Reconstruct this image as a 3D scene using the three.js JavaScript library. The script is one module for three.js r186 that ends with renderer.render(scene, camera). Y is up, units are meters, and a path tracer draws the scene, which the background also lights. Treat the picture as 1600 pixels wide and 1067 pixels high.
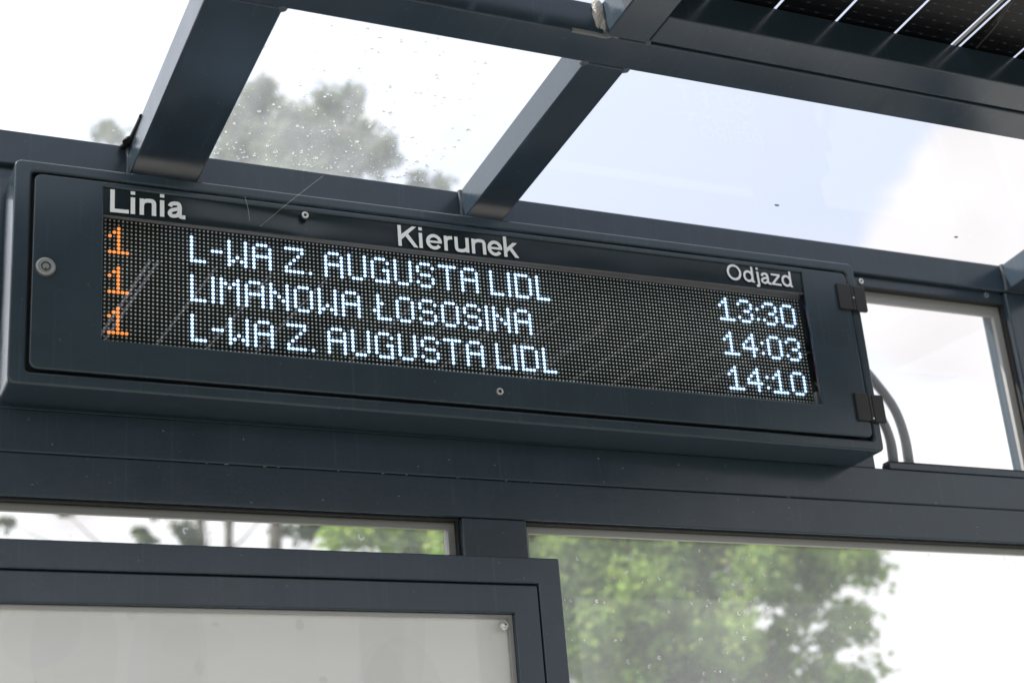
import * as THREE from 'three';
import { RoundedBoxGeometry } from 'three/addons/geometries/RoundedBoxGeometry.js';
import { mergeGeometries } from 'three/addons/utils/BufferGeometryUtils.js';

// ---------------------------------------------------------------- camera, sky, sun, exposure
const H0 = 2.42;                                  // height of the display's centre above the pavement
const EXPOSURE = 2.6;
const scene = new THREE.Scene();
const camera = new THREE.PerspectiveCamera(23.48, 1024 / 682, 0.05, 1200);
const EYE = new THREE.Vector3(-0.8228, H0 - 0.7935, 1.7129);
camera.position.copy(EYE);
camera.up.set(-0.0879, 0.92463, 0.37057);
camera.lookAt(EYE.clone().add(new THREE.Vector3(0.41359, 0.37231, -0.83086)));
camera.focus = 1.98;
camera.userData.fStop = 5.6;

const rand = (s => () => { s |= 0; s = s + 0x6D2B79F5 | 0; let t = Math.imul(s ^ s >>> 15, 1 | s); t = t + Math.imul(t ^ t >>> 7, 61 | t) ^ t; return ((t ^ t >>> 14) >>> 0) / 4294967296; })(20240611);
const rr = (a, b) => a + (b - a) * rand();
const deg = Math.PI / 180;
function hash3(x, y, z) { let h = Math.imul(x, 374761393) + Math.imul(y, 668265263) + Math.imul(z, 2147483647 ^ 97) | 0; h = Math.imul(h ^ h >>> 13, 1274126177); return ((h ^ h >>> 16) >>> 0) / 4294967296; }
function noise3(x, y, z) {
  const X = Math.floor(x), Y = Math.floor(y), Z = Math.floor(z); let a = x - X, b = y - Y, c = z - Z;
  a = a * a * (3 - 2 * a); b = b * b * (3 - 2 * b); c = c * c * (3 - 2 * c);
  const L = (p, q, t) => p + (q - p) * t;
  const v = (i, j, k) => hash3(X + i, Y + j, Z + k);
  return L(L(L(v(0, 0, 0), v(1, 0, 0), a), L(v(0, 1, 0), v(1, 1, 0), a), b), L(L(v(0, 0, 1), v(1, 0, 1), a), L(v(0, 1, 1), v(1, 1, 1), a), b), c);
}
function fbm(x, y, z, n) { let s = 0, w = 0.5, t = 0; for (let i = 0; i < n; i++) { s += w * noise3(x, y, z); t += w; w *= 0.5; x *= 2.03; y *= 2.03; z *= 2.03; } return s / t; }
const smooth = (a, b, x) => { const t = Math.min(1, Math.max(0, (x - a) / (b - a))); return t * t * (3 - 2 * t); };

// azimuth is measured from straight ahead (-z) towards +x
const dirOf = (az, el) => new THREE.Vector3(Math.sin(az * deg) * Math.cos(el * deg), Math.sin(el * deg), -Math.cos(az * deg) * Math.cos(el * deg));
const SUN = dirOf(-68, 48);
{
  const W = 1024, H = 512, data = new Float32Array(W * H * 4), d = new THREE.Vector3();
  for (let j = 0; j < H; j++) {
    const el = ((j + 0.5) / H - 0.5) * Math.PI;
    for (let i = 0; i < W; i++) {
      const u = ((i + 0.5) / W - 0.5) * 2 * Math.PI;
      d.set(Math.cos(u) * Math.cos(el), Math.sin(el), Math.sin(u) * Math.cos(el));
      let r, g, b;
      if (d.y < 0) { const k = 1 - smooth(0, 0.1, -d.y); r = 0.35 + 0.75 * k; g = 0.36 + 0.76 * k; b = 0.34 + 0.8 * k; }
      else {
        const ang = Math.acos(Math.min(1, Math.max(-1, d.dot(SUN)))) / deg;
        const glare = Math.exp(-Math.pow(ang / 52, 2)) + 0.55 * Math.exp(-ang / 16);
        const haze = 1 - smooth(0.27, 0.44, d.y + 0.1 * (fbm(d.x * 3, d.y * 3, d.z * 3, 3) - 0.5));
        const w = Math.min(1, glare * 0.9 + haze);
        r = 0.70 + (1.16 - 0.70) * w; g = 0.78 + (1.16 - 0.78) * w; b = 0.97 + (1.19 - 0.97) * w;
        // heaped clouds, the same everywhere in the sky
        const s = 1 / (d.y + 0.32);
        const n = fbm(d.x * s * 2.3 + 7.1, d.y * 1.9 + 1.3, d.z * s * 2.3 + 3.3, 6);
        const dc = Math.hypot(Math.atan2(d.x, -d.z) / deg - 46.2, (el / deg - 22.6) * 1.3);
        const c = smooth(0.64, 0.69, n + 0.44 * Math.exp(-Math.pow(dc / 7.6, 4)) + 0.34 * (fbm(d.x * 17, d.y * 17 + 4, d.z * 17, 4) - 0.5));
        const shade = 0.70 + 0.46 * fbm(d.x * 11 + 2, d.y * 11, d.z * 11, 5);
        r += (1.06 * shade - r) * c; g += (1.03 * shade - g) * c; b += (1.05 * shade - b) * c;
        const q = 1 + 0.7 * glare; r *= q; g *= q; b *= q;
      }
      const o = (j * W + i) * 4; data[o] = r / EXPOSURE; data[o + 1] = g / EXPOSURE; data[o + 2] = b / EXPOSURE; data[o + 3] = 1;
    }
  }
  const sky = new THREE.DataTexture(data, W, H, THREE.RGBAFormat, THREE.FloatType);
  sky.mapping = THREE.EquirectangularReflectionMapping; sky.magFilter = THREE.LinearFilter; sky.minFilter = THREE.LinearFilter; sky.wrapS = THREE.RepeatWrapping; sky.needsUpdate = true;
  scene.background = sky; scene.environment = sky;
}
const sun = new THREE.DirectionalLight(new THREE.Color(1.0, 0.955, 0.88), 3.0);
sun.position.copy(SUN).multiplyScalar(40); sun.target.position.set(0, 0, 0);
sun.castShadow = true; sun.shadow.mapSize.set(2048, 2048);
Object.assign(sun.shadow.camera, { left: -25, right: 25, top: 25, bottom: -25, near: 1, far: 120 });
scene.add(sun, sun.target);
const renderer = new THREE.WebGLRenderer({ antialias: true });
renderer.setSize(1024, 682);
renderer.toneMapping = THREE.LinearToneMapping; renderer.toneMappingExposure = EXPOSURE;
renderer.shadowMap.enabled = true;

// ---------------------------------------------------------------- textures and materials
function canvasTex(w, h, draw, repeatX, repeatY, srgb = true) {
  const c = document.createElement('canvas'); c.width = w; c.height = h; draw(c.getContext('2d'), w, h);
  const t = new THREE.CanvasTexture(c); t.wrapS = t.wrapT = THREE.RepeatWrapping; t.repeat.set(repeatX, repeatY);
  if (srgb) t.colorSpace = THREE.SRGBColorSpace; return t;
}
const grey = (v, a = 1) => `rgba(${v | 0},${v | 0},${v | 0},${a})`;
// powder-coated steel: dust spots, fly specks, faint run marks, hairline scratches
const paintMap = canvasTex(2048, 2048, (g, w, h) => {
  g.fillStyle = grey(150); g.fillRect(0, 0, w, h);
  for (let i = 0; i < 900; i++) { const v = rand() < 0.5 ? 136 : 166; g.fillStyle = grey(v, 0.09); g.beginPath(); g.ellipse(rr(0, w), rr(0, h), rr(20, 120), rr(20, 120), 0, 0, 7); g.fill(); }
  for (let i = 0; i < 260; i++) { g.fillStyle = grey(rr(170, 215), rr(0.05, 0.24)); const x = rr(0, w); g.fillRect(x, rr(0, h), rr(2, 7), rr(60, 420)); }
  for (let i = 0; i < 650; i++) { g.fillStyle = `rgba(${rr(200, 240) | 0},${rr(205, 235) | 0},${rr(190, 225) | 0},${rr(0.15, 0.7)})`; g.beginPath(); g.ellipse(rr(0, w), rr(0, h), rr(1, 4.6), rr(1, 3), rr(0, 3), 0, 7); g.fill(); }
  for (let i = 0; i < 1500; i++) { g.fillStyle = grey(rr(165, 215), rr(0.1, 0.4)); g.fillRect(rr(0, w), rr(0, h), rr(1, 2), rr(1, 2)); }
  for (let i = 0; i < 46; i++) { g.strokeStyle = grey(230, rr(0.08, 0.3)); g.lineWidth = rr(0.6, 1.4); const x = rr(0, w), y = rr(0, h), a = rr(0, 6.3), l = rr(30, 220); g.beginPath(); g.moveTo(x, y); g.quadraticCurveTo(x + Math.cos(a) * l * 0.5 + 8, y + Math.sin(a) * l * 0.5, x + Math.cos(a) * l, y + Math.sin(a) * l); g.stroke(); }
}, 1 / 0.9, 1 / 0.9);
const paintRough = canvasTex(1024, 1024, (g, w, h) => {
  g.fillStyle = grey(215); g.fillRect(0, 0, w, h);
  for (let i = 0; i < 700; i++) { g.fillStyle = grey(rand() < 0.5 ? 130 : 255, 0.16); g.beginPath(); g.ellipse(rr(0, w), rr(0, h), rr(8, 70), rr(8, 90), 0, 0, 7); g.fill(); }
  for (let i = 0; i < 500; i++) { g.fillStyle = grey(255, 0.5); g.fillRect(rr(0, w), rr(0, h), 3, 3); }
}, 1 / 0.7, 1 / 0.7, false);
const peel = (() => {
  const n = 512, a = new Uint8Array(n * n * 4);
  for (let y = 0; y < n; y++) for (let x = 0; x < n; x++) { const v = 255 * fbm(x / 7, y / 7, 0, 3); const o = (y * n + x) * 4; a[o] = a[o + 1] = a[o + 2] = v; a[o + 3] = 255; }
  const t = new THREE.DataTexture(a, n, n); t.wrapS = t.wrapT = THREE.RepeatWrapping; t.magFilter = t.minFilter = THREE.LinearFilter; t.repeat.set(1 / 0.13, 1 / 0.13); t.needsUpdate = true; return t;
})();
const lin = (r, g, b) => new THREE.Color().setRGB(r, g, b);
const std = (c, roughness, extra = {}) => new THREE.MeshStandardMaterial({ color: c, roughness, ...extra });
const paint = std(lin(0.092, 0.142, 0.198), 0.26, { map: paintMap, roughnessMap: paintRough, bumpMap: peel, bumpScale: 0.00006 });
const paintCab = std(lin(0.098, 0.150, 0.196), 0.28, { map: paintMap, roughnessMap: paintRough, bumpMap: peel, bumpScale: 0.00006 });
const M = {
  bead: std(lin(0.29, 0.285, 0.28), 0.45), gasket: std(lin(0.016, 0.016, 0.015), 0.7), sealant: std(lin(0.012, 0.012, 0.013), 0.6),
  hinge: std(lin(0.013, 0.012, 0.012), 0.45), steel: std(lin(0.62, 0.62, 0.6), 0.32, { metalness: 1 }), dull: std(lin(0.35, 0.35, 0.35), 0.5, { metalness: 1 }), hole: std(lin(0.01, 0.01, 0.01), 0.8),
  blackBoard: new THREE.MeshPhysicalMaterial({ color: lin(0.006, 0.0075, 0.008), roughness: 0.8, specularIntensity: 0.4 }), alu: std(lin(0.3, 0.29, 0.28), 0.5), inner: std(lin(0.015, 0.017, 0.019), 0.7),
  film: std(lin(0.009, 0.017, 0.022), 0.22), letter: std(lin(0.82, 0.82, 0.84), 0.5),
  ledOff: std(lin(0.82, 0.86, 0.87), 0.4),
  ledWhite: std(lin(0.4, 0.5, 0.6), 0.5, { emissive: lin(0.43, 0.65, 1), emissiveIntensity: 0.82 }),
  ledAmber: std(lin(0.6, 0.4, 0.2), 0.5, { emissive: lin(1, 0.29, 0.06), emissiveIntensity: 0.42 }),
  glass: new THREE.MeshPhysicalMaterial({ color: 0xffffff, roughness: 0, transmission: 1, thickness: 0, ior: 1.5 }),
  roofGlass: new THREE.MeshPhysicalMaterial({ color: 0xffffff, roughness: 0, transmission: 1, thickness: 0, ior: 1.5, specularIntensity: 0.35 }),
  cover: new THREE.MeshPhysicalMaterial({ color: 0xffffff, roughness: 0, transmission: 1, thickness: 0, ior: 1.85 }),
  weld: std(lin(0.06, 0.07, 0.08), 0.5, { bumpMap: peel, bumpScale: 0.0004 }),
  conduit: std(lin(0.36, 0.37, 0.4), 0.5),
  red: std(lin(0.25, 0.02, 0.02), 0.5), green: std(lin(0.28, 0.32, 0.03), 0.5), blue: std(lin(0.02, 0.04, 0.12), 0.5),
  cableBlack: std(lin(0.015, 0.015, 0.015), 0.5),
  concrete: std(lin(0.34, 0.33, 0.31), 0.9), asphalt: std(lin(0.05, 0.05, 0.052), 0.95), grass: std(lin(0.07, 0.11, 0.03), 1), white: std(lin(0.75, 0.75, 0.73), 0.8), kerb: std(lin(0.38, 0.37, 0.35), 0.9),
};
const sheetMap = canvasTex(1024, 512, (g, w, h) => {
  g.fillStyle = 'rgb(226,225,222)'; g.fillRect(0, 0, w, h);
  for (let i = 0; i < 160; i++) { g.fillStyle = `rgba(${rand() < 0.6 ? '150,150,146' : '240,240,238'},${rr(0.02, 0.07)})`; g.beginPath(); g.ellipse(rr(0, w), rr(0, h), rr(5, 50), rr(10, 90), rr(-0.2, 0.2), 0, 7); g.fill(); }
  for (let i = 0; i < 60; i++) { g.fillStyle = `rgba(140,138,130,${rr(0.05, 0.16)})`; g.beginPath(); g.ellipse(rr(0, w), rr(0, h), rr(1, 7), rr(1, 9), 0, 0, 7); g.fill(); }
}, 1, 1);
M.sheet = std(lin(0.98, 0.99, 1), 0.7, { map: sheetMap });
const cellMap = canvasTex(256, 512, (g, w, h) => {
  g.fillStyle = 'rgb(30,31,36)'; g.fillRect(0, 0, w, h);
  for (let k = 0; k < 14; k++) { const y = (k + 0.5) * h / 14; g.fillStyle = 'rgba(120,120,122,0.4)'; g.fillRect(0, y - 1.5, w, 3); for (let i = 0; i < 4; i++) { g.fillStyle = 'rgb(140,140,140)'; g.fillRect((i + 0.35) * w / 4, y - 3, 16, 6); } }
}, 1, 1);
M.cell = new THREE.MeshPhysicalMaterial({ color: lin(0.15, 0.16, 0.19), roughness: 0.35, specularIntensity: 0.35, map: cellMap });
// grime on the panes: a thin dusty film that scatters light, with dried drop marks
function grimeTex(seed, base, amp, spots, dark) {
  return canvasTex(1024, 1024, (g, w, h) => {
    const im = g.createImageData(w, h);
    for (let y = 0; y < h; y++) for (let x = 0; x < w; x++) { const n = fbm(x / 90 + seed, y / 150, seed, 4); const v = 255 * Math.max(0, base + amp * (n - 0.5)); const o = (y * w + x) * 4; im.data[o] = im.data[o + 1] = im.data[o + 2] = v; im.data[o + 3] = 255; }
    g.putImageData(im, 0, 0);
    for (let i = 0; i < spots; i++) { const x = rr(0, w), y = rr(0, h), r = rr(0.8, 2.8); g.strokeStyle = grey(255, rr(0.15, 0.7)); g.lineWidth = rr(0.6, 1.5); g.beginPath(); g.arc(x, y, r, rr(0, 3), rr(3.5, 6.3)); g.stroke(); }
    for (let i = 0; i < spots / 2; i++) { g.fillStyle = grey(255, rr(0.2, 0.9)); g.fillRect(rr(0, w), rr(0, h), rr(0.8, 2), rr(0.8, 3)); }
  }, 1, 1, false);
}
const grime = (seed, base, amp, spots) => new THREE.MeshPhysicalMaterial({ color: lin(0.74, 0.78, 0.8), roughness: 1, transmission: 0.7, thickness: 0, transparent: true, alphaMap: grimeTex(seed, base, amp, spots), side: THREE.DoubleSide });
M.grimeLow = grime(3.1, 0.19, 0.14, 1100); M.grimeRoof = grime(8.7, 0.24, 0.2, 260);
M.drop = new THREE.MeshPhysicalMaterial({ color: 0xffffff, roughness: 0, transmission: 1, thickness: 0.004, ior: 1.33 });

// ---------------------------------------------------------------- building helpers
const taken = {};
function numbered(n) { taken[n] = (taken[n] ?? -1) + 1; return taken[n] ? `${n}_${String(taken[n]).padStart(3, '0')}` : n; }
function thing(name, label, category, pos = [0, 0, 0], group) {   // pos and all shapes below are in display coordinates (origin at the display's centre)
  const o = new THREE.Group(); o.name = numbered(name); o.position.set(pos[0], pos[1] + H0, pos[2]); scene.add(o);
  o.userData = { label, category }; if (group) o.userData.group = group;
  origin.set(o, pos); return o;
}
const origin = new Map();
function uvMetres(g) {   // box-projected uv in metres
  if (g.index) g = g.toNonIndexed();
  const p = g.attributes.position, uv = new Float32Array(p.count * 2), a = new THREE.Vector3(), b = new THREE.Vector3(), c = new THREE.Vector3(), n = new THREE.Vector3();
  for (let i = 0; i < p.count; i += 3) {
    a.fromBufferAttribute(p, i); b.fromBufferAttribute(p, i + 1); c.fromBufferAttribute(p, i + 2);
    n.crossVectors(b.sub(a), c.sub(a)); const x = Math.abs(n.x), y = Math.abs(n.y), z = Math.abs(n.z);
    for (let k = 0; k < 3; k++) {
      const X = p.getX(i + k), Y = p.getY(i + k), Z = p.getZ(i + k), o = (i + k) * 2;
      if (z >= x && z >= y) { uv[o] = X; uv[o + 1] = Y; } else if (y >= x) { uv[o] = X + 0.37; uv[o + 1] = Z + 0.21; } else { uv[o] = Z + 0.61; uv[o + 1] = Y + 0.13; }
    }
  }
  g.setAttribute('uv', new THREE.BufferAttribute(uv, 2)); return g;
}
function part(parent, name, geo, mat, metres = true) {
  let g = Array.isArray(geo) ? mergeGeometries(geo.map(x => { const y = x.index ? x.toNonIndexed() : x.clone(); for (const k of Object.keys(y.attributes)) if (!['position', 'normal', 'uv'].includes(k)) y.deleteAttribute(k); return y; })) : geo;
  if (metres) g = uvMetres(g); else g = g.clone();
  let root = parent; while (root && !origin.has(root)) root = root.parent;
  const o = root ? origin.get(root) : [0, -H0, 0]; g.translate(-o[0], -o[1], -o[2]);
  const m = new THREE.Mesh(g, mat); m.name = name; m.castShadow = m.receiveShadow = true; parent.add(m); return m;
}
function box(x0, x1, y0, y1, z0, z1, r = 0.0012) {
  const w = x1 - x0, h = y1 - y0, d = z1 - z0, q = Math.min(r, w * 0.45, h * 0.45, d * 0.45);
  const g = q > 0 ? new RoundedBoxGeometry(w, h, d, 2, q) : new THREE.BoxGeometry(w, h, d);
  return g.translate((x0 + x1) / 2, (y0 + y1) / 2, (z0 + z1) / 2);
}
const SL = 0.0707, roofY = (h, z) => h + SL * (z + 0.04), tilt = -Math.atan(SL), cs = Math.cos(tilt);
function sloped(x0, x1, h0, h1, z0, z1, r = 0.0015) {   // a bar lying in the roof's slope
  const g = box(-(x1 - x0) / 2, (x1 - x0) / 2, -(h1 - h0) / 2 * cs, (h1 - h0) / 2 * cs, -(z1 - z0) / 2 / cs, (z1 - z0) / 2 / cs, r);
  g.rotateX(tilt); return g.translate((x0 + x1) / 2, roofY((h0 + h1) / 2, (z0 + z1) / 2), (z0 + z1) / 2);
}
function rrect(P, x0, x1, y0, y1, r) {
  P.moveTo(x0 + r, y0); P.lineTo(x1 - r, y0); P.quadraticCurveTo(x1, y0, x1, y0 + r); P.lineTo(x1, y1 - r); P.quadraticCurveTo(x1, y1, x1 - r, y1);
  P.lineTo(x0 + r, y1); P.quadraticCurveTo(x0, y1, x0, y1 - r); P.lineTo(x0, y0 + r); P.quadraticCurveTo(x0, y0, x0 + r, y0); return P;
}
function ring(o, ro, i, ri, z0, z1, bev) {   // a frame: rounded rectangle o with a rounded hole i, from z0 to z1
  const s = rrect(new THREE.Shape(), o[0] + bev, o[1] - bev, o[2] + bev, o[3] - bev, ro);
  if (i) s.holes.push(rrect(new THREE.Path(), i[0] - bev, i[1] + bev, i[2] - bev, i[3] + bev, ri));
  const g = new THREE.ExtrudeGeometry(s, { depth: z1 - z0 - 2 * bev, bevelEnabled: bev > 0, bevelThickness: bev, bevelSize: bev, bevelSegments: 3, curveSegments: 8 });
  return g.translate(0, 0, z0 + bev);
}
const cyl = (x, y, z, r, d, seg = 24, r2 = r) => new THREE.CylinderGeometry(r, r2, d, seg).rotateX(Math.PI / 2).translate(x, y, z);
function tubeAlong(pts, r, seg = 40, sides = 10) { return new THREE.TubeGeometry(new THREE.CatmullRomCurve3(pts.map(p => new THREE.Vector3(...p))), seg, r, sides); }
function lump(x, y, z, rx, ry, rz, seed) { const g = new THREE.SphereGeometry(1, 14, 10), p = g.attributes.position; for (let i = 0; i < p.count; i++) { const a = p.getX(i), b = p.getY(i), c = p.getZ(i), k = 0.75 + 0.5 * noise3(a * 2 + seed, b * 2, c * 2); p.setXYZ(i, x + a * rx * k, y + b * ry * k, z + c * rz * k); } g.computeVertexNormals(); return g; }

// ---------------------------------------------------------------- ground, road, lawn
function structure(name, g, mat) { const m = new THREE.Mesh(uvMetres(g), mat); m.name = name; m.receiveShadow = true; m.castShadow = true; m.userData.kind = 'structure'; scene.add(m); return m; }
structure('ground', new THREE.CircleGeometry(500, 48).rotateX(-Math.PI / 2).translate(0, -0.14, 0), M.grass);
structure('pavement', box(-40, 40, -0.13, 0, -8, 3.2, 0.01), M.concrete);
structure('road', new THREE.PlaneGeometry(200, 7).rotateX(-Math.PI / 2).translate(0, -0.12, 6.95), M.asphalt);
structure('kerb', box(-60, 60, -0.13, 0.004, 3.2, 3.42, 0.01), M.kerb);

// ---------------------------------------------------------------- the shelter
const shelter = thing('bus_shelter', 'dark slate steel bus shelter with glazed roof and back wall holding the display', 'bus shelter', [0, -H0, 0]);
const XL = -1.36, XR = 0.9, ZF = -0.04, ZB = -0.1;
// back wall: upper rail, its recessed flange, lower rail (two tubes), posts
part(shelter, 'upper_rail', box(XL, XR + 0.075, 0.156, 0.2, ZB, ZF, 0.002), paint);
part(shelter, 'flange', box(XL, XR, 0.139, 0.1558, -0.098, -0.049, 0.001), paint);
part(shelter, 'lower_rail', box(XL, XR, -0.1958, -0.146, ZB, ZF, 0.002), paint);
part(shelter, 'lower_rail', box(XL, XR, -0.2455, -0.1962, ZB, ZF, 0.002), paint);
part(shelter, 'sill_strip', box(0.62, XR, -0.1458, -0.137, -0.056, -0.0385, 0.001), paint);
part(shelter, 'sill_seal', box(0.622, XR, -0.1368, -0.1335, -0.056, -0.042, 0.0005), M.gasket);
part(shelter, 'mounting_rail', box(-0.591, 0.597, -0.1458, -0.118, -0.062, ZF - 0.001, 0.001), paint);
part(shelter, 'mullion', box(-0.591, -0.55, -0.1175, 0.1385, ZB, ZF - 0.001, 0.002), paint);
part(shelter, 'post', box(XR, XR + 0.075, -H0, 0.1555, ZB, ZF, 0.003), paint);
part(shelter, 'post', box(XL - 0.075, XL, -H0, 0.2, ZB, ZF, 0.003), paint);
part(shelter, 'mullion', box(-0.038, 0.048, -H0, -0.246, ZB, ZF, 0.002), paint);
part(shelter, 'mullion', box(0.515, 0.597, -0.1175, 0.1385, ZB, ZF - 0.001, 0.002), paint);
part(shelter, 'bottom_rail', box(XL, -0.0385, -H0 + 0.1, -H0 + 0.15, ZB, ZF, 0.002), paint);
part(shelter, 'bottom_rail', box(0.0485, XR - 0.0005, -H0 + 0.1, -H0 + 0.15, ZB, ZF, 0.002), paint);
for (const [x, y] of [[0.633, 0.146], [0.868, 0.149]]) { const s = part(shelter, 'screw', cyl(x, y, -0.0475, 0.0042, 0.003, 16, 0.0042), M.steel); part(s, 'socket', cyl(x, y, -0.0457, 0.0018, 0.0008, 6), M.hole); }
const scuff = [];
for (let i = 0; i < 13; i++) { const x = rr(-0.55, 0.55), l = rr(0.001, 0.006); scuff.push(box(x, x + l, -0.1966 + rr(-0.0006, 0.0006), -0.196 + rr(-0.0004, 0.0004), -0.0402, -0.0394, 0)); }
for (let i = 0; i < 26; i++) { const x = rr(-0.57, 0.85), y = rr(-0.242, -0.152); scuff.push(lump(x, y, -0.0399, rr(0.0004, 0.0014), rr(0.0003, 0.0009), 0.0004, i)); }
part(shelter, 'paint_chips', scuff, std(lin(0.2, 0.21, 0.2), 0.8)).userData.kind = 'stuff';
// windows: gasket, grey bead all round, pane, dusty film
function windowIn(x0, x1, y0, y1, b, top = b) {
  const gk = [[x0, x0 + 0.002, y0, y1], [x1 - 0.002, x1, y0, y1]].map(a => box(...a, -0.0595, -0.05, 0.0003));
  gk.push(box(x0, x1, y1 - 0.0022, y1, -0.0595, -0.0475, 0.0003), box(x0, x1, y0, y0 + 0.002, -0.0595, -0.05, 0.0003));
  part(shelter, 'window_seal', gk, M.gasket);
  const bd = ring([x0, x1, y0, y1], 0.0001, [x0 + b, x1 - b, y0 + b * 0.4, y1 - top], 0.0001, -0.0665, -0.06, 0.0005);
  part(shelter, 'glazing_bead', bd, M.bead);
  const p = part(shelter, 'pane', new THREE.PlaneGeometry(x1 - x0, y1 - y0).translate((x0 + x1) / 2, (y0 + y1) / 2, -0.0685), M.glass, false);
  return p;
}
function film(p, x0, x1, y0, y1, z, m) { part(p, 'grime', new THREE.PlaneGeometry(x1 - x0, y1 - y0).translate((x0 + x1) / 2, (y0 + y1) / 2, z), m, false); }
windowIn(0.598, XR, -0.1455, 0.1388, 0.014, 0.018);
let pane = windowIn(XL, -0.0385, -H0 + 0.151, -0.2458, 0.0105); film(pane, XL, -0.0385, -1.6, -0.246, -0.0700, M.grimeLow);
pane = windowIn(0.0485, XR, -H0 + 0.151, -0.2458, 0.0105); film(pane, 0.0485, XR, -1.1, -0.246, -0.0700, M.grimeLow);
windowIn(XL, 0.5145, -0.1455, 0.1388, 0.014);
// roof: rafters, purlins, front rail
const RAF = [[XL - 0.05, XL + 0.03], [-0.444, -0.362], [-0.0085, 0.0445], [0.902, 0.982]];
for (const [a, b] of RAF) { part(shelter, 'rafter', sloped(a, b, 0.1561, 0.1995, ZF, 0.321, 0.0022), paint); part(shelter, 'rafter', sloped(a, b, 0.1561, 0.1995, 0.3722, 2.1, 0.0022), paint); }
part(shelter, 'purlin', sloped(XL - 0.05, 0.982, 0.156, 0.2, 0.3215, 0.3718, 0.0022), paint);
part(shelter, 'panel_rail', sloped(0.0452, 0.9015, 0.1565, 0.2008, 0.3755, 0.4215, 0.002), paint);
part(shelter, 'front_rail', sloped(XL - 0.05, 0.982, 0.156, 0.2, 2.1005, 2.15, 0.002), paint);
for (const x of [XL - 0.05, 0.907]) part(shelter, 'post', box(x, x + 0.075, -H0, roofY(0.155, 2.1), 2.03, 2.095, 0.003), paint);
// weld beads at the joints
const wb = [];
for (const [a, b] of RAF) for (const x of [a, b]) {
  wb.push(tubeAlong([[x, 0.156, -0.0385], [x + 0.001, 0.175, -0.0375], [x, 0.2, -0.038]], 0.0036, 14, 7));
  wb.push(lump(x, roofY(0.158, 0.321), 0.321, 0.005, 0.0035, 0.006, x * 9), lump(x, roofY(0.158, 0.373), 0.374, 0.004, 0.003, 0.005, x * 7));
}
part(shelter, 'weld_bead', wb, M.weld);
part(shelter, 'weld_patch', [lump(-0.013, 0.214, 0.373, 0.008, 0.02, 0.004, 4), lump(-0.008, 0.2, 0.373, 0.006, 0.009, 0.004, 12)], std(lin(0.42, 0.4, 0.37), 0.6, { bumpMap: peel, bumpScale: 0.0015 }));
part(shelter, 'weld_bead', [tubeAlong([[0.0095, 0.228, 0.3735], [0.010, 0.205, 0.3738], [0.004, 0.192, 0.3735], [-0.008, 0.186, 0.3725], [-0.022, 0.1862, 0.3722], [-0.05, 0.1862, 0.372]], 0.0026, 40, 7), lump(0.004, 0.19, 0.3735, 0.008, 0.005, 0.003, 7)], std(lin(0.16, 0.16, 0.16), 0.6, { bumpMap: peel, bumpScale: 0.001 }));
// roof glass with sealant along the rafters
for (const [a, b, film_] of [[XL + 0.0, -0.42, 0], [-0.385, 0.005, 1], [0.03, 0.93, 0]]) {
  const g = new THREE.PlaneGeometry(b - a, 0.46).rotateX(-Math.PI / 2 + tilt).translate((a + b) / 2, roofY(0.2012, 0.125), 0.125);
  const p = part(shelter, 'roof_pane', g, M.roofGlass, false);
  const f = new THREE.PlaneGeometry(b - a, 0.46).rotateX(-Math.PI / 2 + tilt).translate((a + b) / 2, roofY(0.2030, 0.125), 0.125);
  if (film_ || a < -1) part(p, 'grime', f, M.grimeRoof, false);
  if (film_) {   // rain drops standing on the glass
    const drop = new THREE.SphereGeometry(1, 10, 6, 0, Math.PI * 2, 0, Math.PI / 2), gs = [];
    for (let i = 0; i < 330; i++) { const x = rr(-0.36, -0.05), z = Math.pow(rand(), 1.9) * 0.3 - 0.035, s = rr(0.0006, 0.0021) * (rand() < 0.1 ? 1.5 : 1); gs.push(drop.clone().scale(s * rr(0.8, 1.3), s * 0.55, s).translate(x, roofY(0.2034, z), z)); }
    const d = part(p, 'raindrops', gs, M.drop, false); d.userData.kind = 'stuff';
  }
}
part(shelter, 'sealant', [tubeAlong([[-0.4430, 0.2025, 0.03], [-0.4436, 0.2005, 0.005], [-0.4455, 0.1985, -0.02], [-0.451, 0.1975, -0.0385]], 0.0036, 24, 8), lump(-0.4475, 0.1985, -0.027, 0.006, 0.003, 0.013, 3)], M.sealant);

// ---------------------------------------------------------------- solar panels on the roof
function solarPanel(x0, label) {
  const X = x0, z0 = 0.405, cw = 0.0847, cl = 0.19, rows = 8, W = 9 * cw + 0.005, zc = z0 + rows * cl / 2;
  const t = thing('photovoltaic_module', label, 'solar panel', [X, roofY(0.2, z0), z0], 'solar panels side by side on the shelter roof');
  part(t, 'glass_sheet', new THREE.PlaneGeometry(W, rows * cl / cs).rotateX(-Math.PI / 2 + tilt).translate(X + W / 2, roofY(0.2056, zc), zc), M.glass, false);
  part(t, 'edge_seal', sloped(X + W + 0.0022, X + W + 0.0066, 0.2, 0.205, z0, z0 + rows * cl, 0.0005), M.gasket);
  const cell = new THREE.BoxGeometry(cw - 0.0042, 0.0008, (cl - 0.0025) / cs);
  for (let i = 0; i < 9; i++) for (let j = 0; j < rows; j++) {
    const m = new THREE.Mesh(cell, M.cell); m.name = 'cell'; m.castShadow = m.receiveShadow = true; m.rotation.x = tilt;
    const z = z0 + (j + 0.5) * cl; m.position.set(0.0025 + (i + 0.5) * cw, roofY(0.2015, z) - roofY(0.2, z0), z - z0); t.add(m);
  }
}
solarPanel(-0.317, 'dark solar panel ending at the left one of the double white gap');
solarPanel(0.4575, 'dark solar panel starting right of the double white gap, with the loose cable');
solarPanel(-1.092, 'solar panel left of the second rafter, seen only as reflection in the display');
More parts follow.
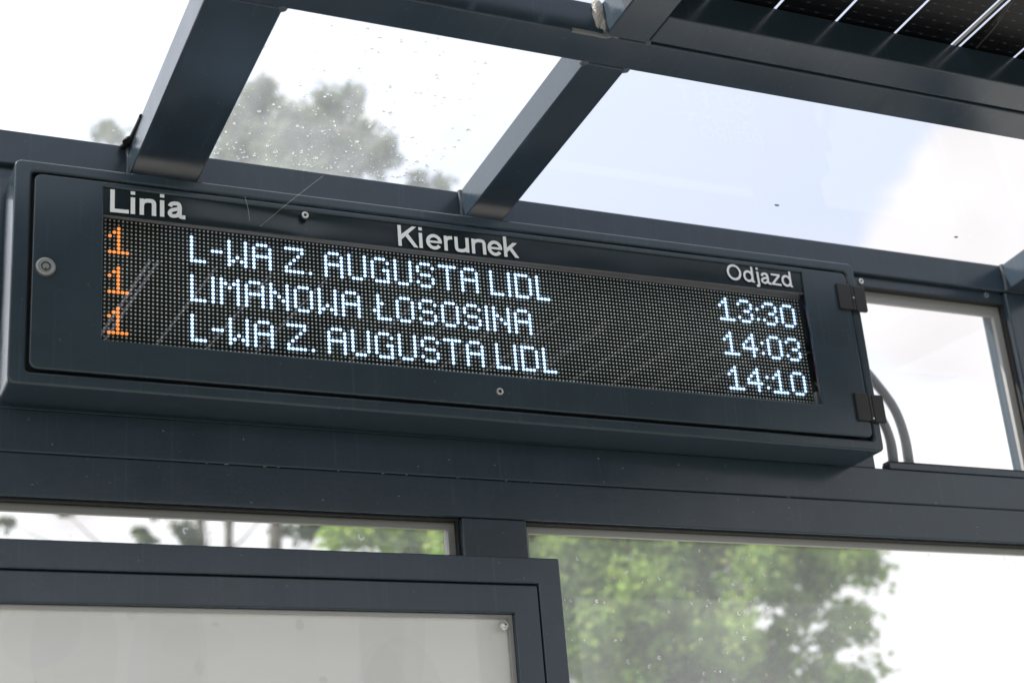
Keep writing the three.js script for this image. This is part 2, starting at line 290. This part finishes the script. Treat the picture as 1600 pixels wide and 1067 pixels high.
{ const c = new THREE.Mesh(uvMetres(tubeAlong([[0.452, 0.243, 0.57], [0.457, 0.236, 0.52], [0.47, 0.232, 0.47], [0.476, 0.229, 0.428]], 0.0016, 24, 6).translate(0, H0, 0)), M.cableBlack); c.name = 'solar_cable'; c.userData = { label: 'thin black cable hanging from the double white gap of the solar panels', category: 'cable' }; scene.add(c); }

// ---------------------------------------------------------------- the departure display
const taper = g => { const p = g.attributes.position; for (let i = 0; i < p.count; i++) p.setY(i, p.getY(i) * (1 + 0.0315 * p.getX(i))); return g; };
const disp = thing('departure_display', 'long slate cabinet with lit dot-matrix departure board under the glass roof', 'departure display', [-0.012, -0.146, ZF + 0.002]);
const BX0 = -0.585, BX1 = 0.56, BY0 = -0.1455, BY1 = 0.128, DX0 = -0.563, DX1 = 0.5425, DY0 = -0.1275, DY1 = 0.111;
const WX0 = -0.4865, WX1 = 0.4685, WY0 = -0.0865, WY1 = 0.1045;
part(disp, 'housing', taper(ring([BX0, BX1, BY0, BY1], 0.006, [DX0 - 0.0032, DX1 + 0.0032, DY0 - 0.0034, DY1 + 0.0034], 0.009, -0.037, 0.03, 0.0028)), paintCab);
part(disp, 'back_plate', box(BX0 + 0.004, BX1 - 0.004, BY0 + 0.004, BY1 - 0.004, -0.036, -0.033, 0), M.inner);
part(disp, 'door_seal', taper(ring([DX0 - 0.012, DX1 + 0.012, DY0 - 0.01, DY1 + 0.01], 0.006, [DX0 + 0.012, DX1 - 0.012, DY0 + 0.012, DY1 - 0.007], 0.004, 0.012, 0.0185, 0)), M.gasket);
const door = part(disp, 'door', taper(ring([DX0, DX1, DY0, DY1], 0.008, [WX0, WX1, WY0, WY1], 0.0012, 0.0268, 0.0325, 0.0018)), paintCab);
// cam lock and cap screws
{ const [x, y] = [-0.549, -0.006]; const l = part(door, 'lock', [cyl(x, y, 0.0335, 0.0108, 0.003, 32, 0.0112), cyl(x, y, 0.0355, 0.0082, 0.0015, 28)], M.steel);
  part(l, 'lock_rim', new THREE.TorusGeometry(0.0088, 0.0016, 8, 32).translate(x, y, 0.0352), M.dull);
  part(l, 'keyhole', [new THREE.TorusGeometry(0.0046, 0.0008, 6, 28).translate(x, y, 0.0362), box(x - 0.0007, x + 0.0007, y - 0.0058, y - 0.002, 0.0358, 0.0368, 0.0002)], M.hole); }
for (const [x, y] of [[-0.248, 0.0975], [-0.009, -0.1085]]) { const z = 0.0332; const s = part(door, 'screw', [cyl(x, y, z, 0.0042, 0.0024, 24, 0.0048), new THREE.TorusGeometry(0.0036, 0.0009, 6, 20).translate(x, y, z + 0.001)], M.steel); part(s, 'socket', cyl(x, y, z + 0.0011, 0.0021, 0.0008, 6), M.hole); }
// hinges: two leaves and a pin each
for (const [y0, y1] of [[0.056, 0.0945], [-0.1075, -0.0675]]) {
  const dx = y0 > 0 ? 0 : -0.001;
  const h = part(disp, 'hinge', cyl(0, 0, 0, 0.0036, y1 - y0, 16).rotateX(Math.PI / 2).translate(0.5455 + dx, (y0 + y1) / 2, 0.0332), M.hinge);
  part(h, 'hinge_leaf', box(0.5215 + dx, 0.5425 + dx, y0, y1, 0.0327, 0.0370, 0.0016), M.hinge);
  part(h, 'hinge_leaf', box(0.549 + dx, 0.5685 + dx, y0 - 0.0005, y1 - 0.001, 0.0302, 0.0362, 0.0016), M.hinge);
  part(h, 'hinge_pin', cyl(0.5457 + dx, y0 > 0 ? 0.074 : y0 + 0.0035, 0.0371, 0.0015, 0.001, 10), M.steel);
}
// dot matrix board
part(disp, 'led_board', box(-0.4805, 0.4802, -0.0804, 0.0802, -0.012, -0.0006, 0.0005), M.blackBoard);
part(disp, 'module_rail', box(-0.4805, 0.4815, 0.0806, 0.0895, -0.012, 0.0008, 0.0006), M.alu);
part(disp, 'module_end', box(0.4812, 0.4895, -0.0865, -0.058, -0.010, 0.004, 0.001), M.alu);
const FONT = {
  L: ['1...', '1...', '1...', '1...', '1...', '1...', '1111'], '-': ['...', '...', '...', '111', '...', '...', '...'],
  W: ['1...1', '1...1', '1...1', '1...1', '1.1.1', '11.11', '1...1'], A: ['.111.', '1...1', '1...1', '11111', '1...1', '1...1', '1...1'],
  Z: ['11111', '....1', '...1.', '..1..', '.1...', '1....', '11111'], '.': ['.', '.', '.', '.', '.', '.', '1'],
  U: ['1...1', '1...1', '1...1', '1...1', '1...1', '1...1', '.111.'], G: ['.111.', '1...1', '1....', '1..11', '1...1', '1...1', '.1111'],
  S: ['.111.', '1...1', '1....', '.111.', '....1', '1...1', '.111.'], T: ['11111', '..1..', '..1..', '..1..', '..1..', '..1..', '..1..'],
  I: ['1', '1', '1', '1', '1', '1', '1'], D: ['1111.', '1...1', '1...1', '1...1', '1...1', '1...1', '1111.'], M: ['1...1', '11.11', '1.1.1', '1...1', '1...1', '1...1', '1...1'],
  N: ['1...1', '1...1', '11..1', '1.1.1', '1..11', '1...1', '1...1'], O: ['.111.', '1...1', '1...1', '1...1', '1...1', '1...1', '.111.'],
  'Ł': ['.1...', '.1...', '.11..', '.1...', '11...', '.1...', '.1111'],
  0: ['.111.', '1...1', '1...1', '1...1', '1...1', '1...1', '.111.'], 1: ['..1..', '.11..', '1.1..', '..1..', '..1..', '..1..', '11111'],
  3: ['.111.', '1...1', '....1', '..11.', '....1', '1...1', '.111.'], 4: ['...1.', '..11.', '.1.1.', '1..1.', '11111', '...1.', '...1.'], ':': ['.', '.', '1', '.', '.', '1', '.'],
};
const PITCH = 0.005, dotX = c => (c - 95.5) * PITCH, dotY = r => -(r - 15.5) * PITCH, lit = new Set();
const dome = new THREE.SphereGeometry(0.00215, 10, 6, 0, Math.PI * 2, 0, Math.PI / 2).rotateX(Math.PI / 2).scale(1, 1, 0.9);
function ledText(str, col, row, mat) {
  for (const ch of str) {
    if (ch === ' ') { col += 2; continue; }
    const f = FONT[ch], gs = [];
    f.forEach((line, r) => [...line].forEach((v, c) => { if (v === '1') { lit.add((row + r) * 192 + col + c); gs.push(dome.clone().translate(dotX(col + c), dotY(row + r), 0)); } }));
    part(disp, 'lit_character', gs, mat, false); col += f[0].length + 1;
  }
}
['L-WA Z. AUGUSTA LIDL', 'LIMANOWA ŁOSOSINA', 'L-WA Z. AUGUSTA LIDL'].forEach((s, i) => { ledText('1', 1, 2 + i * 10, M.ledAmber); ledText(s, 20, 2 + i * 10, M.ledWhite); });
['13:30', '14:03', '14:10'].forEach((s, i) => ledText(s, 165, 2 + i * 10, M.ledWhite));
{ const g = new THREE.CylinderGeometry(0.00108, 0.0012, 0.0007, 8).rotateX(Math.PI / 2), im = new THREE.InstancedMesh(g, M.ledOff, 192 * 32 - lit.size), m = new THREE.Matrix4(); let k = 0; const o = origin.get(disp);
  for (let r = 0; r < 32; r++) for (let c = 0; c < 192; c++) { if (lit.has(r * 192 + c)) continue; m.makeTranslation(dotX(c) - o[0], dotY(r) - o[1], -0.0003 - o[2]); im.setMatrixAt(k, m); const v = rr(0.8, 1.1); im.setColorAt(k++, new THREE.Color(v, v, v * 0.98)); }
  im.name = 'unlit_dots'; im.userData.kind = 'stuff'; disp.add(im); }
// wires behind the right end of the board
part(disp, 'wire', tubeAlong([[0.487, 0.06, 0.004], [0.4855, 0.03, 0.008], [0.4865, 0.0, 0.006], [0.4845, -0.035, 0.008], [0.487, -0.06, 0.004]], 0.0013, 30, 7), M.red);
part(disp, 'wire', tubeAlong([[0.4845, 0.07, 0.004], [0.489, 0.045, 0.008], [0.485, 0.02, 0.008], [0.489, -0.01, 0.005]], 0.0013, 30, 7), M.blue);
part(disp, 'wire', tubeAlong([[0.4835, -0.045, 0.003], [0.487, -0.058, 0.009], [0.492, -0.069, 0.006]], 0.0007, 20, 6), M.green);
// header film with the column titles, behind the cover glass
const skew = x => 0.0077 * (x + 0.487);
{ const s = new THREE.PlaneGeometry(WX1 - WX0 + 0.004, 1, 160, 10), p = s.attributes.position;
  for (let i = 0; i < p.count; i++) {
    const x = p.getX(i) + (WX0 + WX1) / 2, v = p.getY(i) + 0.5, y = 0.0688 + skew(x) + v * (0.1065 - 0.0688);
    const wob = 0.0011 * Math.exp(-Math.pow((x + 0.3) / 0.09, 2)) * Math.sin((v - 0.62) * 5.5 + x * 7) + 0.0004 * noise3(x * 14, v * 2, 2) + 0.0008 * Math.exp(-Math.pow((x + 0.248) / 0.02, 2)) * Math.cos(v * 5);
    p.setXYZ(i, x, y, 0.0283 + 0.0012 * v + wob);
  }
  s.computeVertexNormals(); part(disp, 'header_film', s, M.film, false);
  part(disp, 'header_edge', (() => { const g = box(WX0, WX1, 0.0676, 0.0690, 0.0262, 0.0286, 0.0004), q = g.attributes.position; for (let i = 0; i < q.count; i++) q.setY(i, q.getY(i) + skew(q.getX(i))); return g; })(), std(lin(0.1, 0.1, 0.1), 0.5));
}
part(disp, 'cover_glass', new THREE.PlaneGeometry(WX1 - WX0 + 0.006, 0.082 - WY0).translate((WX0 + WX1) / 2, (WY0 + 0.08) / 2, 0.0266), M.cover, false);
// white sans-serif column titles, drawn stroke by stroke (cap height 1, x-height .73)
function titleWord(letters, sw, x, y, cap, slope) {
  const gs = [], h = sw / 2, X = 0.73; let n = 0;
  const put = (verts, idx) => { const p = [], q = []; for (const [a, b] of verts) { p.push(x + a * cap, y + b * cap + slope * a * cap, 0.0308 + n * 0.00003); q.push(0, 0, 1); } n++; const g = new THREE.BufferGeometry(); g.setAttribute('position', new THREE.Float32BufferAttribute(p, 3)); g.setAttribute('normal', new THREE.Float32BufferAttribute(q, 3)); g.setAttribute('uv', new THREE.Float32BufferAttribute(new Array(verts.length * 2).fill(0), 2)); g.setIndex(idx); gs.push(g); };
  const quad = (a, b, c, d) => put([a, b, c, d], [0, 1, 2, 0, 2, 3]), rect = (x0, y0, x1, y1) => quad([x0, y0], [x1, y0], [x1, y1], [x0, y1]);
  const ribbon = (pts, w = sw) => { const v = [], id = []; pts.forEach((p, i) => { const a = pts[Math.max(0, i - 1)], b = pts[Math.min(pts.length - 1, i + 1)], l = Math.hypot(b[0] - a[0], b[1] - a[1]), nx = -(b[1] - a[1]) / l * w / 2, ny = (b[0] - a[0]) / l * w / 2; v.push([p[0] + nx, p[1] + ny], [p[0] - nx, p[1] - ny]); if (i) id.push(2 * i - 2, 2 * i - 1, 2 * i + 1, 2 * i - 2, 2 * i + 1, 2 * i); }); put(v, id); };
  const curve = (pts, k = 32) => new THREE.CatmullRomCurve3(pts.map(p => new THREE.Vector3(p[0], p[1], 0)), false, 'centripetal').getPoints(k).map(p => [p.x, p.y]);
  const bez = (...c) => { const o = []; for (let i = 0; i < c.length - 1; i += 3) o.push(...new THREE.CubicBezierCurve(...c.slice(i, i + 4).map(p => new THREE.Vector2(...p))).getPoints(14).slice(i ? 1 : 0).map(p => [p.x, p.y])); return o; };
  const arc = (cx, cy, rx, ry, a0, a1) => { const o = []; for (let i = 0; i <= 40; i++) { const t = (a0 + (a1 - a0) * i / 40) * deg; o.push([cx + rx * Math.cos(t), cy + ry * Math.sin(t)]); } return o; };
  const arch = (a, w) => [...bez([a + h, 0.40], [a + h, 0.6], [a + 0.36 * w, X - h * 0.9], [a + 0.58 * w, X - h * 0.9], [a + 0.84 * w, X - h * 0.9], [a + w - h, 0.62], [a + w - h, 0.45]), [a + w - h, 0.2], [a + w - h, 0]];
  const G = {
    L: (a, w) => { rect(a, 0, a + sw, 1); rect(a + sw, 0, a + w, sw * 0.92); },
    i: (a) => { rect(a, 0, a + sw, X); rect(a, 0.85, a + sw, 1); },
    n: (a, w) => { rect(a, 0, a + sw * 0.97, X - 0.01); ribbon(arch(a, w)); },
    u: (a, w) => { rect(a + w - sw, 0.01, a + w, X); ribbon(arch(a, w).map(p => [2 * a + w - p[0], X - p[1]])); },
    r: (a, w) => { rect(a, 0, a + sw, X - 0.01); ribbon(bez([a + h, 0.40], [a + h, 0.6], [a + 0.55 * w, X - h], [a + w, X - h])); },
    e: (a, w) => { ribbon(arc(a + w / 2, X / 2, w / 2 - h, X / 2 - h + 0.01, 2, 325)); rect(a + sw * 0.7, X / 2 - 0.055, a + w - 0.01, X / 2 + 0.055); },
    a: (a, w) => { const s = a + 0.8 * w - h; ribbon(curve([[a + h + 0.01, 0.49], [a + 0.13 * w + h * 0.8, 0.6], [a + 0.42 * w, X - h], [s - 0.05, 0.625], [s, 0.5], [s, 0.3], [s, 0.16], [s + 0.035, 0.075], [a + w, 0.06]])); ribbon(curve([[s, 0.43], [a + 0.45 * w, 0.38], [a + 0.17 * w + h * 0.4, 0.315], [a + h, 0.2], [a + 0.13 * w + h * 0.5, 0.1], [a + 0.38 * w, h * 0.9], [s - 0.1, 0.12], [s, 0.25]]), sw * 0.92); },
    d: (a, w) => { const s = a + 0.92 * w - h; rect(s - h, 0, s + h, 1); rect(s + h, 0, a + w, 0.09); ribbon(arc((a + h + s) / 2, X / 2, (s - a - h) / 2, X / 2 - h + 0.01, 0, 360)); },
    j: (a, w) => { const c = a + w - h; ribbon(curve([[c - 0.02, X], [c - 0.01, 0.3], [c, -0.05], [c - 0.03, -0.16], [a, -0.18]])); rect(c - 0.03 - h, 0.85, c - 0.03 + h, 1); },
    z: (a, w) => { rect(a, X - sw * 0.85, a + w * 0.94, X); rect(a, 0, a + w, sw * 0.85); quad([a, sw * 0.85], [a + sw * 1.25, sw * 0.85], [a + w * 0.94, X - sw * 0.85], [a + w * 0.94 - sw * 1.25, X - sw * 0.85]); },
    O: (a, w) => ribbon(arc(a + w / 2, 0.5, w / 2 - h, 0.51 - h, 0, 360)),
    K: (a, w) => { rect(a, 0, a + sw, 1); quad([a + sw, 0.32], [a + w - 0.05, 1], [a + w - 0.05 - sw * 1.3, 1], [a + sw, 0.57]); quad([a + w, 0], [a + 0.36 * w + sw * 0.75, 0.66], [a + 0.32 * w, 0.56], [a + w - sw * 1.25, 0]); },
    k: (a, w) => { rect(a, 0, a + sw, 1); quad([a + sw, 0.23], [a + w - 0.06, X], [a + w - 0.06 - sw * 1.35, X], [a + sw, 0.46]); quad([a + w, 0], [a + 0.36 * w + sw * 0.8, 0.5], [a + 0.34 * w, 0.4], [a + w - sw * 1.25, 0]); },
  };
  for (const [ch, a, b] of letters) G[ch](a, b - a);
  part(disp, 'lettering', gs, M.letter, false);
}
titleWord([['L', 0, 0.73], ['i', 0.8, 0.99], ['n', 1.155, 1.81], ['i', 1.96, 2.14], ['a', 2.26, 2.98]], 0.175, -0.4789, 0.0722, 0.029, 0.029);
titleWord([['K', 0, 0.93], ['i', 0.98, 1.2], ['e', 1.31, 2.06], ['r', 2.16, 2.56], ['u', 2.66, 3.35], ['n', 3.48, 4.17], ['e', 4.25, 4.97], ['k', 5.04, 5.78]], 0.16, -0.1287, 0.0733, 0.0283, 0.0153);
titleWord([['O', 0, 0.98], ['d', 1.1, 1.86], ['j', 1.95, 2.2], ['a', 2.29, 3.0], ['z', 3.04, 3.7], ['d', 3.74, 4.5]], 0.145, 0.3458, 0.0822, 0.0233, -0.004);

// ---------------------------------------------------------------- conduits beside the display
function conduit(pts, r, label) {
  const curve = new THREE.CatmullRomCurve3(pts.map(p => new THREE.Vector3(...p))), N = 300, g = new THREE.TubeGeometry(curve, N, r, 16), p = g.attributes.position, c = new THREE.Vector3();
  for (let i = 0; i <= N; i++) { curve.getPointAt(i / N, c); const k = i % 4 < 2 ? 1.06 : 0.84; for (let j = 0; j <= 16; j++) { const o = i * 17 + j; p.setXYZ(o, c.x + (p.getX(o) - c.x) * k, c.y + (p.getY(o) - c.y) * k, c.z + (p.getZ(o) - c.z) * k); } }
  g.computeVertexNormals(); const m = new THREE.Mesh(uvMetres(g.translate(0, H0, 0)), M.conduit); m.name = numbered('conduit'); m.castShadow = true;
  m.userData = { label, category: 'conduit' }; scene.add(m);
}
conduit([[0.565, 0.02, -0.055], [0.61, 0.012, -0.055], [0.640, -0.018, -0.0555], [0.661, -0.05, -0.056], [0.6715, -0.088, -0.058], [0.673, -0.125, -0.06], [0.672, -0.149, -0.06]], 0.0072, 'outer of two grey corrugated conduits bending from the cabinet into the rail');
conduit([[0.565, -0.035, -0.05], [0.605, -0.043, -0.052], [0.63, -0.062, -0.054], [0.6425, -0.092, -0.056], [0.6445, -0.12, -0.058], [0.642, -0.149, -0.06]], 0.0070, 'inner of two grey corrugated conduits, nearest the cabinet\'s hinged end');

// ---------------------------------------------------------------- timetable case
const cs_ = thing('timetable_case', 'slate framed timetable case with blank pale sheet below the display', 'timetable case', [-0.52, -1.3, ZF + 0.001]);
const CX0 = -1.11, CX1 = 0.067, CY1 = -0.3045, CY0 = -1.3;
part(cs_, 'outer_frame', ring([CX0, CX1, CY0, CY1], 0.0015, [CX0 + 0.03, CX1 - 0.0295, CY0 + 0.03, CY1 - 0.0315], 0.0015, ZF + 0.001, 0, 0.0012), paint);
const idoor = part(cs_, 'door_frame', ring([CX0 + 0.0318, CX1 - 0.0313, CY0 + 0.0318, CY1 - 0.0335], 0.0015, [CX0 + 0.065, CX1 - 0.0632, CY0 + 0.065, CY1 - 0.067], 0.001, -0.02, -0.0012, 0.0012), paint);
part(cs_, 'door_gasket', ring([CX0 + 0.028, CX1 - 0.0275, CY0 + 0.028, CY1 - 0.0295], 0.001, [CX0 + 0.036, CX1 - 0.0355, CY0 + 0.036, CY1 - 0.0375], 0.001, -0.026, -0.0075, 0), M.gasket);
part(cs_, 'sheet_trim', ring([CX0 + 0.0652, CX1 - 0.0634, CY0 + 0.0652, CY1 - 0.0672], 0.001, [CX0 + 0.07, CX1 - 0.0685, CY0 + 0.07, CY1 - 0.0712], 0.001, -0.016, -0.009, 0.0006), M.bead);
{ const w = CX1 - CX0 - 0.12, h = CY1 - CY0 - 0.12; part(cs_, 'sheet', new THREE.PlaneGeometry(w, h).translate((CX0 + CX1) / 2, (CY0 + CY1) / 2, -0.0165), M.sheet, false);
  part(cs_, 'back_plate', box(CX0 + 0.02, CX1 - 0.02, CY0 + 0.02, CY1 - 0.02, -0.036, -0.03, 0), M.inner);
  part(cs_, 'pane', new THREE.PlaneGeometry(w, h).translate((CX0 + CX1) / 2, (CY0 + CY1) / 2, -0.0085), M.glass, false); }
{ const s = part(cs_, 'screw', [cyl(-0.0095, -0.3855, -0.007, 0.0052, 0.004, 20, 0.0058), lump(-0.0095, -0.3855, -0.005, 0.0048, 0.0048, 0.002, 3)], M.steel); part(s, 'socket', cyl(-0.0085, -0.385, -0.0034, 0.0015, 0.001, 6), M.hole); }

// ---------------------------------------------------------------- cobwebs, bits on the glass
function loose(name, g, mat, label, category, group) { const m = new THREE.Mesh(uvMetres(g.translate(0, H0, 0)), mat); m.name = numbered(name); m.userData = { label, category }; if (group) m.userData.group = group; scene.add(m); }
const web = std(lin(0.4, 0.4, 0.4), 0.5);
loose('cobweb_strand', tubeAlong([[-0.2235, 0.1532, 0.036], [-0.262, 0.1165, 0.038], [-0.305, 0.074, 0.036]], 0.00014, 20, 4), web, 'long cobweb strand slanting from the display\'s top edge towards the left screw', 'cobweb');
loose('cobweb_strand', tubeAlong([[-0.3225, 0.111, 0.036], [-0.319, 0.095, 0.0365], [-0.3175, 0.08, 0.036]], 0.0002, 12, 4), web, 'short upright cobweb strand right of the word Linia', 'cobweb');
loose('leaf_scrap', lump(0.448, roofY(0.2045, 0.027), 0.027, 0.0045, 0.0009, 0.0016, 2).rotateY(0), std(lin(0.06, 0.05, 0.04), 0.8), 'thin pale leaf scrap on the right roof pane, left of the cloud', 'leaf scrap');
loose('leaf_scrap', lump(0.776, roofY(0.2045, 0.012), 0.012, 0.0035, 0.001, 0.002, 5), std(lin(0.05, 0.04, 0.03), 0.8), 'small dark leaf scrap on the right roof pane, in front of the cloud', 'leaf scrap');

// ---------------------------------------------------------------- trees behind the shelter
function tree(name, label, trunkPts, r0, clumps, leaves, size, tint, branchR) {
  const b = trunkPts[0], t = new THREE.Group(); t.name = numbered(name); t.position.set(b[0], 0, b[2]); scene.add(t); t.userData = { label, category: 'tree' };
  origin.set(t, [b[0], -H0, b[2]]);
  const limb = (pts, ra, rb) => { const c = new THREE.CatmullRomCurve3(pts.map(p => new THREE.Vector3(p[0], p[1], p[2]))), N = 14, g = new THREE.TubeGeometry(c, N, 1, 7), q = g.attributes.position, o = new THREE.Vector3(); for (let i = 0; i <= N; i++) { c.getPointAt(i / N, o); const r = ra + (rb - ra) * i / N; for (let j = 0; j <= 7; j++) { const k = i * 8 + j; q.setXYZ(k, o.x + (q.getX(k) - o.x) * r, o.y + (q.getY(k) - o.y) * r, o.z + (q.getZ(k) - o.z) * r); } } g.computeVertexNormals(); return g; };
  const tr = new THREE.CatmullRomCurve3(trunkPts.map(p => new THREE.Vector3(...p))), gs = [limb(trunkPts, r0, r0 * 0.25)];
  for (const c of clumps) { // a limb to every clump
    let best = 0.3, bd = 1e9; for (let s = 0.3; s <= 1; s += 0.05) { const p = tr.getPointAt(s), d = Math.hypot(p.x - c[0], p.z - c[2]) * 0.9 + Math.abs(p.y - (c[1] - 0.8)); if (d < bd) { bd = d; best = s; } }
    const p = tr.getPointAt(best); gs.push(limb([[p.x, p.y, p.z], [(p.x + c[0]) / 2 + rr(-0.1, 0.1), (p.y + c[1]) / 2 - 0.12, (p.z + c[2]) / 2], [c[0], c[1], c[2]]], branchR, branchR * 0.3));
  }
  part(t, 'trunk', gs, M_bark);
  const tot = clumps.reduce((s, c) => s + c[3] * c[3], 0), n = leaves, pos = new Float32Array(n * 12 * 3), nor = new Float32Array(n * 12 * 3), col = new Float32Array(n * 12 * 3);
  let k = 0; const v = new THREE.Vector3(), e = new THREE.Euler(), q = new THREE.Quaternion(), nn = new THREE.Vector3();
  const L = [[0, 0, 0], [0.42, 0.1, 0.45], [0, -0.06, 1], [-0.42, 0.1, 0.45]], F = [[0, 1, 2], [0, 2, 3]];
  for (const c of clumps) {
    const m = Math.round(n * c[3] * c[3] / tot), sub = []; for (let i = 0; i < 11; i++) { v.set(rr(-1, 1), rr(-1, 1), rr(-1, 1)).normalize().multiplyScalar(c[3] * rr(0.2, 0.95)); sub.push([c[0] + v.x, c[1] + v.y * 0.85, c[2] + v.z, c[3] * rr(0.3, 0.75)]); }
    for (let i = 0; i < m && k < n; i++) {
      const s = sub[Math.floor(rand() * sub.length)]; v.set(rr(-1, 1), rr(-1, 1), rr(-1, 1)).normalize().multiplyScalar(s[3] * 1.15 * Math.pow(rand(), 0.55));
      const x = s[0] + v.x - b[0], y = s[1] + v.y + H0, z = s[2] + v.z - b[2], sz = size * rr(0.65, 1.25);
      e.set(rr(-1, 1), rr(0, 6.28), rr(-1, 1)); q.setFromEuler(e);
      const w = rr(0.65, 1.3), warm = rr(-0.15, 0.2);
      F.forEach((f, fi) => f.forEach((id, vi) => { v.set(...L[id]).multiplyScalar(sz).applyQuaternion(q); const o = (k * 6 + fi * 3 + vi) * 3; pos[o] = x + v.x; pos[o + 1] = y + v.y; pos[o + 2] = z + v.z; col[o] = tint[0] * w * (1 + warm); col[o + 1] = tint[1] * w; col[o + 2] = tint[2] * w; }));
      k++;
    }
  }
  const g = new THREE.BufferGeometry(); g.setAttribute('position', new THREE.BufferAttribute(pos.slice(0, k * 18), 3)); g.setAttribute('color', new THREE.BufferAttribute(col.slice(0, k * 18), 3)); g.computeVertexNormals();
  const cr = new THREE.Mesh(g, M_leaf); cr.name = 'crown'; cr.castShadow = cr.receiveShadow = true; t.add(cr);
}
const M_bark = std(lin(0.09, 0.075, 0.06), 0.95);
const M_leaf = new THREE.MeshPhysicalMaterial({ color: 0xffffff, vertexColors: true, roughness: 1, transmission: 0.55, thickness: 0, specularIntensity: 0.15, side: THREE.DoubleSide });
const G = -H0;
tree('broadleaf_tree', 'large bright green broadleaf tree seen through the lower right window', [[6.6, G, -11.0], [6.55, 0, -11.0], [6.7, 2, -10.9], [6.75, 4.2, -10.9]], 0.2,
  [[5.9, 2.99, -11.26, 0.35], [6.54, 3.08, -11.31, 0.41], [6.56, 2.73, -10.23, 0.41], [7.29, 2.84, -10.33, 0.35], [8.19, 2.92, -10.73, 0.34], [8.55, 2.86, -10.47, 0.25], [7.58, 2.32, -9.08, 0.19], [5.76, 2.32, -10.48, 0.41], [6.01, 2.14, -9.95, 0.41], [6.88, 2.39, -10.42, 0.35], [6.81, 2.34, -9.38, 0.29], [5.75, 2.75, -10.6, 0.4], [5.75, 2.1, -10.4, 0.42], [5.9, 1.7, -10.4, 0.42], [5.3, 2.5, -10.9, 0.4], [7.45, 2.1, -9.75, 0.15], [7.2, 2.26, -9.75, 0.2], [7.72, 1.86, -9.8, 0.16], [7.05, 2.7, -9.9, 0.4], [7.6, 2.7, -10.2, 0.38], [6.3, 2.45, -10.2, 0.4], [6.6, 2.1, -10.0, 0.42], [7.0, 1.75, -10.2, 0.35], [7.78, 2.47, -9.84, 0.26], [8.23, 2.06, -10.03, 0.21], [7.6, 2.02, -9.48, 0.15], [6.26, 2.02, -11.38, 0.41], [6.76, 1.92, -10.88, 0.41], [6.52, 1.79, -9.56, 0.29], [7.41, 1.73, -10.38, 0.32], [7.42, 1.49, -9.57, 0.26], [7.86, 1.43, -9.66, 0.21], [7.24, 1.9, -9.76, 0.16], [4.82, 3.3, -12.11, 0.35], [4.18, 3.24, -11.76, 0.26], [4.77, 2.89, -10.84, 0.35], [5.49, 3.08, -11.45, 0.35], [6.34, 3.6, -11.6, 0.58], [6.6, 3.44, -10.25, 0.7], [7.17, 3.1, -9.65, 0.53], [5.32, 3.41, -11.15, 0.53], [7.12, 4.48, -11.55, 0.58], [6.61, 1.43, -11.94, 0.58], [7.26, 1.22, -10.78, 0.58], [5.82, 2.36, -12.17, 0.53], [6.92, 0.77, -11.44, 0.53]], 80000, 0.075, [0.28, 0.4, 0.11], 0.025);
tree('slender_tree', 'leftmost slender tree behind the shelter, with sparse low twigs over the timetable case', [[4.34, G, -17.61], [4.3, 4.8, -17.6], [3.9, 8, -17.7], [3.4, 10.3, -17.5]], 0.085,
  [[3.04, 10.45, -17.74, 0.16], [3.13, 10.09, -17.31, 0.14], [3.87, 9.72, -17.95, 0.4], [4.48, 8.42, -17.66, 0.56], [3.37, 9.68, -17.64, 0.32], [2.63, 5.07, -17.6, 0.08], [2.02, 5.02, -17.95, 0.10], [3.55, 4.91, -17.76, 0.10], [3.59, 4.71, -17.46, 0.09], [4.04, 4.83, -17.39, 0.14], [4.14, 4.73, -17.6, 0.11], [4.47, 5.3, -18.1, 0.08], [3.84, 5.2, -17.86, 0.08]], 4200, 0.1, [0.105, 0.135, 0.075], 0.018);
tree('slender_tree', 'middle slender tree, its dull green top filling the left of the middle roof pane', [[4.91, G, -18.7], [4.95, 5.15, -18.7], [5.1, 8, -18.5], [5.2, 11, -18.4]], 0.1,
  [[4.98, 11.21, -18.36, 0.28], [5.33, 11.52, -18.25, 0.32], [5.57, 11.14, -18.43, 0.4], [5.11, 10.63, -18.21, 0.4], [5.4, 11.78, -18.12, 0.12], [4.96, 9.94, -18.7, 0.56], [4.7, 5.37, -18.16, 0.08], [5.41, 5.47, -18.53, 0.08]], 6500, 0.1, [0.105, 0.135, 0.075], 0.018);
tree('slender_tree', 'right slender tree, its dull green crown ending in the middle of the middle roof pane', [[4.89, G, -16.62], [4.92, 4.57, -16.62], [5.3, 7.5, -16.4], [5.6, 10.4, -16.3]], 0.12,
  [[5.33, 10.12, -16.27, 0.4], [5.89, 10.58, -16.58, 0.32], [6.12, 10.8, -16.56, 0.2], [5.7, 9.98, -16.63, 0.44], [6.18, 10.06, -16.45, 0.36], [6.33, 9.65, -15.91, 0.24], [5.2, 9.69, -16.76, 0.48], [5.68, 9.38, -16.11, 0.48], [6.27, 9.63, -16.24, 0.28], [6.74, 9.07, -15.67, 0.2], [7.03, 9.14, -15.72, 0.16], [4.99, 8.42, -15.94, 0.8], [5.91, 8.51, -15.88, 0.64], [5.36, 7.84, -17.16, 0.72], [6.16, 7.6, -15.77, 0.48], [5.08, 4.72, -16.84, 0.12], [5.36, 4.68, -16.69, 0.17], [5.57, 4.78, -16.72, 0.17]], 13000, 0.1, [0.105, 0.135, 0.075], 0.02);

renderer.render(scene, camera);
